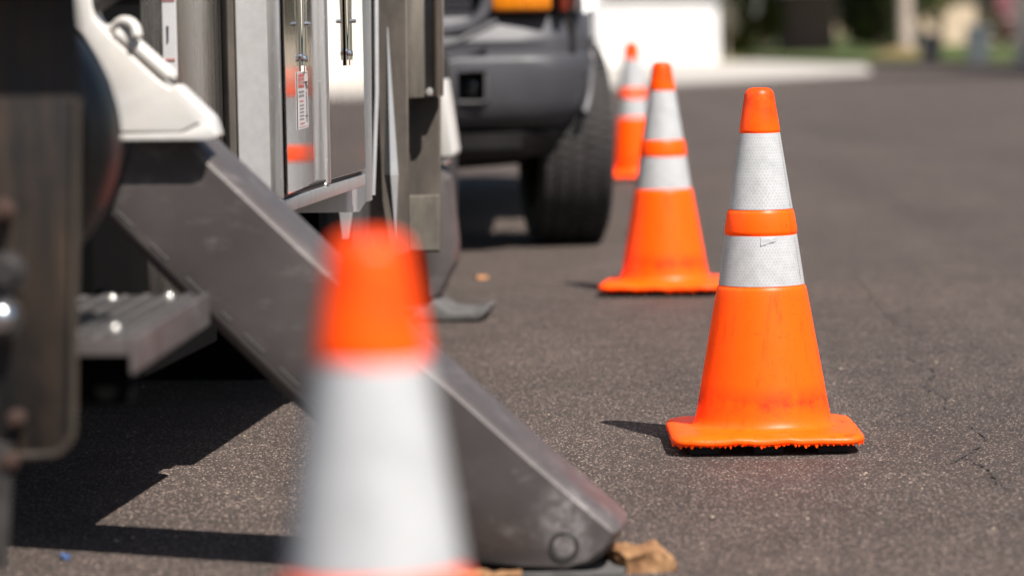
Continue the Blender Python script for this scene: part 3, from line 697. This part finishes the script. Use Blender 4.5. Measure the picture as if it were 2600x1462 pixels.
for t_, f_ in ((tl0, 1.0), (tl0+.004, .62), (tl0+.014, .28), (tl0+.030, .08), (tl0+.055, 0.0), (tl1-.02, 0.0), (tl1, .3)):
    rings.append([bm.verts.new((q[0], t_, q[1])) for q in (Lt(u+a*f_, v+b*f_, tl0) for (u, v), (a, b) in zip(lpx, off))])
bm.faces.new(rings[0]); bm.faces.new(rings[-1][::-1])
for A_, B_ in zip(rings[:-1], rings[1:]):
    for i in range(len(lpx)): bm.faces.new((A_[i], B_[i], B_[(i+1) % len(lpx)], A_[(i+1) % len(lpx)]))
leg = tp('outrigger_leg', bm, 'steel', smooth=38)
w0, w1 = Lt(296, 536, tl0), Lt(830, 1050, tl0)
bm = bmesh.new(); rr = random.Random(5); x = 0.0
while x < 1:
    L_ = rr.uniform(.04, .10); a = [w0[i]+(w1[i]-w0[i])*x for i in (0, 1)]; b_ = [w0[i]+(w1[i]-w0[i])*min(1, x+L_) for i in (0, 1)]
    tp('weld_bead', TU([(a[0], tl0, a[1]), (b_[0], tl0, b_[1])], .0018, 6), 'darksteel', leg, smooth=60); x += L_+rr.uniform(.04, .09)
pc = Lt(1432, 1387, tl0)
bm = bmesh.new(); ring = [(pc[0]+.021*math.cos(a), tl0-.0005, pc[1]+.021*math.sin(a)) for a in [i*math.pi/16 for i in range(33)]]; tube(bm, ring, .0032, 6, False); tp('pin_ring', bm, 'darksteel', leg, smooth=60)
tp('pivot_pin', LA([(0, -.003), (.016, -.003), (.0185, 0), (.0185, .02), (0, .02)], 24, 'Y', pc[0], tl0, pc[1]), 'steel', leg, smooth=40)
fs, fz = Lt(1420, 1446, tl0); 
# step with grip tread
sz = .473
def _sl(u, v): g = gnd(u, v, sz); return (g-TO).dot(sa), (g-TO).dot(ta)
(sxa, st0), (sxb, st1) = _sl(338, 861), _sl(531, 747); sx1 = sxa; sx0 = sx1-.46
def shear(bm):
    for v in bm.verts: v.co.x += (sxb-sxa)*(v.co.y-st0)/(st1-st0)
    return bm
stp = tp('step', shear(B(sx0, sx1-.006, st0, st1, sz-.010, sz, .003, 1)), 'darksteel')
bm = bmesh.new(); box(bm, sx1-.005, sx1, st0-.004, st1, sz-.045, sz+.003, .002, 1); box(bm, sx0, sx1-.006, st0-.004, st0-.0005, sz-.020, sz+.002, .001, 1); tp('step_frame', shear(bm), 'steel', stp)
bm = bmesh.new()
for i in range(8):
    for k in range(22):
        s_ = sx1-.028-i*.030; t_ = st0+.03+k*.031+(.015 if i % 2 else 0)
        if t_ < st1-.01: lathe(bm, [(.0090, 0), (.0075, .0035), (.0068, .0035), (.0060, .0005)], 10, 'Z', s_, t_, sz)
tag(tp('tread_teeth', shear(bm), 'darksteel', stp, smooth=40), kind='stuff')
for u, v in ((285, 753), (430, 748), (292, 828)):
    g = gnd(u, v, sz+.006); q = ((g-TO).dot(sa), (g-TO).dot(ta)); tp('bolt', LA([(0, .010), (.003, .0085), (.006, .004), (.0065, 0)], 14, 'Z', q[0], q[1], sz+.0005), 'bulb', stp, smooth=60)
bm = bmesh.new(); box(bm, sx1-.09, sx1-.01, st0+.03, st0+.07, sz-.085, sz-.0115, .004, 1); tube(bm, [(sx1-.04, st0+.02, sz-.065), (sx1-.04, st0+.08, sz-.065)], .014, 12); box(bm, sx0, sx0+.05, st0+.05, st1, sz+.001, .98); tp('step_bracket', shear(bm), 'matt', stp)
# near mud flap with added shade beam above, bolts and hanging bar
tf = 4.18
fp = polyt([(-330, -60), (186, -60), (195, 60), (201, 300), (197, 600), (193, 850), (190, 1085), (182, 1125), (160, 1153), (128, 1163), (30, 1165), (-330, 1160)], tf)
flap = tp('mud_flap', PY(fp, tf, tf+.014, .004, 2), 'flap', smooth=40)
rim = [Lt(u, v, tf) for u, v in [(195, 250), (195, 300), (191, 600), (187, 850), (184, 1080), (176, 1118), (155, 1146), (126, 1155), (40, 1157), (-300, 1153)]]
bm = bmesh.new(); tube(bm, smoothpts([(s, tf-.001, z) for s, z in rim], 4), .006, 8); tp('flap_rim', bm, mat_streaky('dusty_rim', (.025, .020, .016), (.085, .060, .038), amount=.8), flap, smooth=60)
tp('shade_beam', B(-1.9, .30, 4.09, 4.34, .935, 1.10, .01, 2), 'black')  # added out of view, widened to shade the top of the flap
rust = mat_plain('rusty_bolt', (.055, .030, .022), .8, .2, .3, 30, .2)
for u, v, r_, m_ in ((8, 535, .016, rust), (18, 690, .026, 'darksteel'), (-2, 806, .030, 'darksteel'), (42, 1062, .012, rust), (22, 1168, .014, rust)):
    s_, z_ = Lt(u, v, tf-.03); tp('bolt', LA([(0, -.018), (r_*.55, -.017), (r_*.75, -.010), (r_*.8, -.004), (r_, -.003), (r_, .0), (r_*.5, .03), (0, .03)], 20, 'Y', s_, tf-.03, z_), m_, flap, smooth=45)
s_, z_ = Lt(-4, 806, tf-.07); bm = bmesh.new(); bmesh.ops.create_uvsphere(bm, u_segments=24, v_segments=16, radius=.021, matrix=Matrix.Translation((s_, tf-.062, z_))); tp('chrome_ball', bm, 'chrome', flap, smooth=80)
q0, q1 = Lt(2, 1120, tf-.03), Lt(-14, 1440, tf-.03)
tp('hanging_bar', TU([(q0[0], tf-.028, q0[1]), (q1[0], tf-.028, q1[1])], .016, 12), 'darksteel', flap, smooth=60)
# round black drum between flap and housing
dc = Lt(-107, 360, 4.40); dr = 410/F*4.42*.955
drum = tp('drum', LA([(0, .05), (dr*.30, .04), (dr*.55, .045), (dr*.70, .03), (dr*.80, .0), (dr*.90, .003), (dr*.97, .022), (dr, .05), (dr, .10), (dr*.97, .13), (0, .13)], 72, 'Y', dc[0], 4.36, dc[1]), 'drum', smooth=35)
tp('drum_bracket', B(dc[0]-.16, dc[0]-.06, 4.492, 4.75, dc[1]-.02, .99), 'matt', drum)
# fender, flaps and guard beyond the cabinet
bm = bmesh.new(); fpz = Lt(932, 531, 7.5)[1]
pr = [(-.30, 7.385), (-.050, 7.385), (-.030, 7.390), (-.012, 7.405), (-.002, 7.43), (.002, 7.47), (.002, 7.50), (-.004, 7.503), (-.03, 7.503), (-.30, 7.503)]
lo = [bm.verts.new((x-.010 if i > 1 else x, y, fpz+(.02 if 3 < i < 8 else 0))) for i, (x, y) in enumerate(pr)]; hi = [bm.verts.new((x+.006, y, 1.55)) for x, y in pr]
bm.faces.new(lo[::-1]); bm.faces.new(hi)
for i in range(len(pr)): bm.faces.new((lo[i], lo[(i+1) % len(pr)], hi[(i+1) % len(pr)], hi[i]))
tp('fender_panel', bm, 'alu', smooth=35)
bm = bmesh.new(); tube(bm, [(.008, 7.52, 1.5), (.006, 7.52, .90), (.003, 7.52, .70), (-.010, 7.52, fpz+.03)], .006, 10); tp('fender_edge', bm, 'bright', smooth=60)
tp('wheel_well', B(-.6, -.16, 7.51, 8.36, .88, 1.3), 'matt')
tp('sun_block', B(-.60, -.13, 7.51, 7.98, .24, .60), 'matt')  # added block that stops sun reaching the ground past the cabinet
tp('dark_sheet', B(-1.95, -.15, 8.06, 8.075, .012, .94), 'matt')  # black sheet added for the darkness under the truck, hides the wheels
f2 = polyt([(946, -60), (1032, -60), (1040, 640), (1010, 652), (940, 650)], 8.0)
fb = tp('inner_flap', PY(f2, 8.0, 8.012, .003, 1), 'flap2', smooth=40)
# bright folded strip hanging by the flap
bm = bmesh.new(); tq = 7.93
o = {k: Lt(u, v, tq) for k, (u, v) in dict(top=(981, 70), l=(973, 445), r=(1009, 445), m=(992, 445), bot=(1000, 612)).items()}
V = lambda k, dt: bm.verts.new((o[k][0], tq+dt, o[k][1]))
top, l_, r_, m_, bo = V('top', .01), V('l', .016), V('r', .016), V('m', -.002), V('bot', .03); tk, bk = V('top', .03), V('bot', .05); mk = V('m', .035)
for f in ((top, l_, m_), (top, m_, r_), (l_, bo, m_), (m_, bo, r_), (tk, mk, l_, top), (tk, top, r_, mk), (mk, bk, bo, l_), (mk, r_, bo, bk)): bm.faces.new(f)
tp('bright_strip', bm, 'bright')
bm = bmesh.new(); o2 = [Lt(u, v, 7.7) for u, v in [(858, 530), (894, 530), (884, 610), (868, 610)]]; prism_y(bm, o2, 7.7, 7.72, .002, 1); tp('bright_tab', bm, 'bright')
g2 = polyt([(1022, -60), (1122, -60), (1122, 246), (1024, 252)], 8.36)
gd = tp('guard_panel', PY(g2, 8.36, 8.40, .004, 2), mat_streaky('dull_metal_guard', (.16, .142, .122), (.30, .26, .215), (30, 30, 3), .9, .45), smooth=40)
a, b_ = Lt(1109, -60, 8.33), Lt(1112, 240, 8.33)
tp('guard_pipe', TU([(a[0], 8.335, a[1]), (b_[0], 8.335, b_[1])], .0115, 14), mat_streaky('brown_pipe', (.06, .045, .035), (.12, .09, .065), (20, 20, 2)), gd, smooth=60)
bs, bz = Lt(1090, 234, 8.33); tp('pipe_bolt', LA([(0, -.012), (.009, -.01), (.011, 0), (.011, .02), (0, .02)], 16, 'Y', bs, 8.345, bz), 'bulb', gd, smooth=50)
f3 = polyt([(1026, 248), (1120, 246), (1118, 640), (1032, 640)], 8.42)
of = tp('outer_flap', PY(f3, 8.415, 8.428, .003, 1), 'flap2', smooth=40)
f4 = polyt([(1034, 497), (1117, 495), (1116, 636), (1037, 636)], 8.41); tp('flap_patch', PY(f4, 8.405, 8.413, .002, 1), 'flap3', of)
# far outrigger
t2 = 9.72
sl_ = polyt([(1108, 205), (1126, 202), (1136, 260), (1155, 388), (1150, 399), (1117, 401), (1112, 300)], t2)
h2 = tp('far_outrigger_sleeve', PY(sl_, t2, t2+.14, .006, 3), 'whitep', smooth=50)
bs, bz = Lt(1127, 409, t2); tp('bolt', LA([(0, -.012), (.010, -.01), (.013, 0), (.013, .05), (0, .05)], 14, 'Y', bs, t2+.02, bz), 'bulb', h2, smooth=50)
l2 = polyt([(1040, 405), (1122, 420), (1139, 455), (1158, 622), (1154, 668), (1112, 752), (1086, 760), (1080, 640), (1050, 500)], t2+.02)
leg2 = tp('far_outrigger_leg', PY(l2, t2+.02, t2+.13, .008, 2), 'steel', smooth=40)
ft = polyt([(1050, 786), (1090, 772), (1105, 752), (1150, 779), (1210, 783), (1232, 770), (1246, 772), (1243, 786), (1228, 803), (1050, 807)], t2+.03); zmin = min(z for s, z in ft)
tp('foot_pad', PY([(s, z-zmin+.001) for s, z in ft], t2-.07, t2+.17, .006, 2), 'padgrey', leg2, smooth=40)
bm = bmesh.new(); box(bm, -.35, -.20, t2, t2+.16, .45, 1.2); tp('far_outrigger_mount', bm, 'black')
obj('clevis', B(1.0-1.165, 1.0-1.10, t2-7.5+.03, t2-7.5+.12, .72, 1.1), 'black', truck)
# body above and behind the frame, wheels
tp('bed', B(-2.15, -.14, 5.05, 11.2, .96, 1.10, .01, 1), 'black')
tp('utility_body', B(-2.10, -.20, 6.33, 11.0, 1.105, 1.75, .02, 2), 'whitep', smooth=40)
tp('rear_body', B(-2.10, -.16, 5.10, 6.32, 1.105, 1.60, .02, 2), 'whitep', smooth=40)
tp('side_locker', B(-1.10, -.45, 8.45, 11.0, .62, 1.70, .01, 1), 'alu', smooth=40)
tp('chassis_rail', B(-1.60, -.67, 5.30, 11.0, .52, .95), 'black')
for t_ in (8.55, 10.4):
    for s_ in (-.35, -1.75): wheel(truck, s_-TREF.x, t_-TREF.y, .41, .41, .25, False)

# ------------------------------------------------------------------ pad and broken wood under the outrigger foot
def wpt(s, t, z=0): return TO+sa*s+ta*t+Vector((0, 0, z))
def rough_block(name, c, size, rz, mat, label, cat, seed, group=None, cuts=7, amp=.009):
    bm = bmesh.new(); bmesh.ops.create_cube(bm, size=1.0, matrix=Matrix.Diagonal((*size, 1))); bmesh.ops.subdivide_edges(bm, edges=bm.edges[:], cuts=cuts, use_grid_fill=True)
    for v in bm.verts:
        n = mnoise.noise_vector(v.co*22+Vector((seed*7, 0, 0)))*amp+mnoise.noise_vector(v.co*60+Vector((0, seed*3, 0)))*amp*.6
        if v.co.z < -size[2]*.49: n.z = 0
        v.co += n; v.co.z += size[2]/2
    o_ = obj(name, bm, mat, smooth=25); o_.location = c; o_.rotation_euler = (0, 0, rz); return tag(o_, label, cat, group)
pz = min(z for s, z in lp)
cpt = wpt(.575, 5.39); 
rough_block('outrigger_pad', (cpt.x, cpt.y, 0), (.26, .22, max(.008, pz-.001)), -TA, 'padgrey', 'dark grey pad under the foot of the near outrigger leg', 'pad', 2, amp=.0025)
g1 = gnd(1625, 1440); rough_block('wood_chunk', (g1.x, g1.y, 0), (.078, .10, .030), .25, 'wood', 'brown splintered wood chunk right of the outrigger foot', 'wood', 3)
g2_ = gnd(1235, 1466); rough_block('wood_chunk', (g2_.x, g2_.y-.06, 0), (.10, .05, .020), -.15, 'wood', 'brown wood splinter in front of the outrigger foot', 'wood', 4)

# ------------------------------------------------------------------ traffic cones
def make_cone(label, slim=1.0, base_k=1.0, seed=1):
    e = empty('traffic_cone', (0, 0, 0)); rr = random.Random(seed); k = slim; kz = (lambda z: 1.0) if slim == 1.0 else (lambda z: .80+.50*z)
    body = [(.152, .0425), (.143, .0455), (.1375, .052), (.1342, .063), (.1325, .072), (.0925, .300), (.0898, .314), (.0880, .3195), (.0850, .3225), (.0705, .4235), (.0722, .4265), (.0724, .432), (.0672, .4650), (.0655, .4705), (.0628, .4735), (.0390, .6255), (.0402, .6275), (.0404, .632), (.0312, .690), (.0296, .701), (.0270, .708), (.0215, .7128), (.014, .7146), (.0, .7150)]
    prof = []
    for i in range(len(body)-1):
        (r0, z0), (r1, z1) = body[i], body[i+1]; m = max(1, int((z1-z0)/.02))
        for q in range(m): zq = z0+(z1-z0)*q/m; prof.append((kz(zq)*(r0+(r1-r0)*q/m), zq))
    prof.append(body[-1])
    obj('cone_body', LA(prof, 96), 'cone', e, smooth=35)
    def col(za, ra, zb, rb):
        m = 8; p = [(kz(za)*(ra+.0004), za-.0004)]+[(kz(za+(zb-za)*i/m)*(ra+(rb-ra)*i/m+.0013), za+(zb-za)*i/m) for i in range(m+1)]+[(kz(zb)*(rb+.0004), zb+.0004)]
        return obj('reflective_collar', LA(p, 96, uv=True), 'collar', e, smooth=35)
    col(.3238, .0848, .4222, .0707); col(.4746, .0627, .6246, .0392)
    # square foot with rounded corners, drooping lip
    n = 120; bm = bmesh.new()
    def rsq(h, rc, a):
        c, s = math.cos(a), math.sin(a); p = 9.0 if rc < .5 else 2.0
        q = (abs(c)**p+abs(s)**p)**(-1/p); return Vector((c*q*h, s*q*h, 0))
    spec = [('c', .125, .0435), ('c', .150, .0432), ('s', .160, .0415), ('s', .172, .0400), ('s', .1825, .0370), ('s', .1880, .0330), ('s', .1900, .0280), ('s', .1885, .0225), ('s', .1850, .0205), ('s', .170, .0220), ('c', .10, .024)]
    rings = []; wob = [mnoise.noise(Vector((i*.22, seed, 0)))*.0034+mnoise.noise(Vector((i*.9, seed, 3)))*.0016 for i in range(n)]
    for i in range(n): wob[i] = wob[i]*min(1, i/8, (n-i)/8) if False else wob[i]
    for kind, h, z in spec:
        ring = []
        for i in range(n):
            a = 2*math.pi*i/n; v = Vector((math.cos(a)*h, math.sin(a)*h, 0)) if kind == 'c' else rsq(h, 0, a)
            f = base_k if kind == 's' or h == .10 else k
            wv = wob[i] if kind == 's' and h > .18 else 0
            sag = -.004 if kind == 's' and h > .17 else 0
            ring.append(bm.verts.new((v.x*f, v.y*f, z+wv)))
        rings.append(ring)
    for a_, b2 in zip(rings[:-1], rings[1:]):
        for i in range(n): bm.faces.new((a_[i], a_[(i+1) % n], b2[(i+1) % n], b2[i]))
    bm.faces.new(rings[-1])
    base = obj('cone_base', bm, 'cone', e, smooth=50)
    bm = bmesh.new()                                   # moulding flash: small uneven drips under the lip
    m = 128
    for i in range(m):
        a = 2*math.pi*(i+rr.uniform(-.3, .3))/m; v = rsq(.1872*base_k, 0, a); d = v.normalized(); s = Vector((-d.y, d.x, 0))
        hgt = rr.choice((.002, .003, .003, .004, .006)); wv = rr.uniform(.0022, .0042); z0 = .0222+wob[int(i*n/m) % n]
        b4 = [bm.verts.new(v+d*qd*.0016+s*qs*wv+Vector((0, 0, z0))) for qd, qs in ((-1, -1), (1, -1), (1, 1), (-1, 1))]
        t4 = [bm.verts.new(v+d*qd*.0007+s*qs*wv*.35+Vector((0, 0, z0-hgt))) for qd, qs in ((-1, -1), (1, -1), (1, 1), (-1, 1))]
        for q in range(4): bm.faces.new((b4[q], b4[(q+1) % 4], t4[(q+1) % 4], t4[q]))
        bm.faces.new(t4)
    tag(obj('mould_flash', bm, 'cone', base), kind='stuff')
    for x in (-1, 0, 1):
        for y in (-1, 1): obj('foot', B((x*.125-.03)*base_k, (x*.125+.03)*base_k, (y*.13-.02)*base_k, (y*.13+.02)*base_k, 0, .0235, .002, 1), 'black_rubber', base)
    tag(e, label, 'traffic cone', 'traffic cones along the road'); return e
def place(e, p, rz=0.0, tilt=(0, 0)):
    e.location = (p[0], p[1], 0); e.rotation_euler = (tilt[0], tilt[1], rz); return e
gm = gnd(1938, 1128); main = place(make_cone('sharp orange cone with two white bands standing at front right', seed=1), (gm.x, gm.y), math.radians(0))
g = gnd(1688, 742); place(make_cone('orange cone with white bands in the middle of the row, left of the sharp one', seed=2), (g.x, g.y), math.radians(-9))
g = gnd(1608, 456); place(make_cone('slim farthest cone beside the dark pickup tyre', slim=.86, base_k=.72, seed=3), (g.x, g.y), math.radians(0))
place(make_cone('large blurred cone in the foreground, cut off by the bottom edge', seed=4), (-.102, 2.42), math.radians(5))
# torn patch and seam on the sharp cone's collars
bm = bmesh.new(); rr = random.Random(9)
def onc(ang, z, lift=0): r_ = .0848+(.0707-.0848)*(z-.3238)/(.4222-.3238)+.0016+lift; return Vector((r_*math.sin(ang), -r_*math.cos(ang), z))
gv = [[bm.verts.new(onc(-.08+.42*i/7, .4215-.017*j/4*(1-.5*i/7), (0 if j == 0 or i == 7 else rr.uniform(.0002, .0020)))) for i in range(8)] for j in range(5)]
for j in range(4):
    for i in range(7): bm.faces.new((gv[j][i], gv[j][i+1], gv[j+1][i+1], gv[j+1][i]))
obj('torn_patch', bm, 'collar', main, smooth=20)['label'] = 'torn crumpled spot of the lower white band'
for (za, ra, zb, rb) in ((.326, .0848, .420, .0707), (.478, .0627, .622, .0392)):
    bm = bmesh.new(); prev = None
    for i in range(13):
        z = za+(zb-za)*i/12; r_ = ra+(rb-ra)*i/12+.0017; a = 1.08+rr.uniform(-.01, .01); wv = rr.uniform(.004, .022)
        cur = [bm.verts.new((r_*math.sin(q), -r_*math.cos(q), z)) for q in (a, a+wv)]
        if prev: bm.faces.new((prev[0], prev[1], cur[1], cur[0]))
        prev = cur
    obj('collar_seam', bm, mat_plain('grimy_seam', (.20, .16, .13), .8, 0, .3, 80) if za < .4 else bpy.data.materials['grimy_seam'], main)

# ------------------------------------------------------------------ small litter
bm = bmesh.new(); rr = random.Random(11)
for i in range(230):
    u = rr.uniform(0, 2600); v = rr.uniform(640, 1462)**1.0; p = gnd(u, v); s = rr.choice((.001, .0012, .0015, .002, .0028))
    q = bmesh.ops.create_icosphere(bm, subdivisions=1, radius=s, matrix=Matrix.Translation((p.x, p.y, s*.55)) @ Matrix.Diagonal((rr.uniform(.7, 1.6), rr.uniform(.7, 1.6), rr.uniform(.5, .9), 1)))
tag(obj('loose_grit', bm, 'grit'), 'pale loose grit scattered over the asphalt', 'grit', kind='stuff')
def scrap(name, u, v, sx_, sy_, mat, label, cat, seed):
    bm = bmesh.new(); rr = random.Random(seed); p = gnd(u, v); pts = []
    n = 11
    for i in range(n):
        a = 2*math.pi*i/n; r_ = rr.uniform(.7, 1.1); pts.append((sx_*r_*math.cos(a), sy_*r_*math.sin(a)))
    lo = [bm.verts.new((x, y, .001)) for x, y in pts]; hi = [bm.verts.new((x, y, .004+rr.uniform(0, .006))) for x, y in pts]; c = bm.verts.new((0, 0, .005))
    bm.faces.new(lo[::-1])
    for i in range(n): bm.faces.new((lo[i], lo[(i+1) % n], hi[(i+1) % n], hi[i])); bm.faces.new((hi[i], hi[(i+1) % n], c))
    o_ = obj(name, bm, mat); o_.location = (p.x, p.y, 0); return tag(o_, label, cat)
scrap('fallen_leaf', 1224, 707, .022, .06, 'leaf_orange', 'small orange brown leaf on the asphalt before the pickup', 'leaf', 1)
scrap('blue_scrap', 166, 1419, .008, .014, 'scrap', 'tiny blue scrap on the asphalt at bottom left', 'scrap', 2)
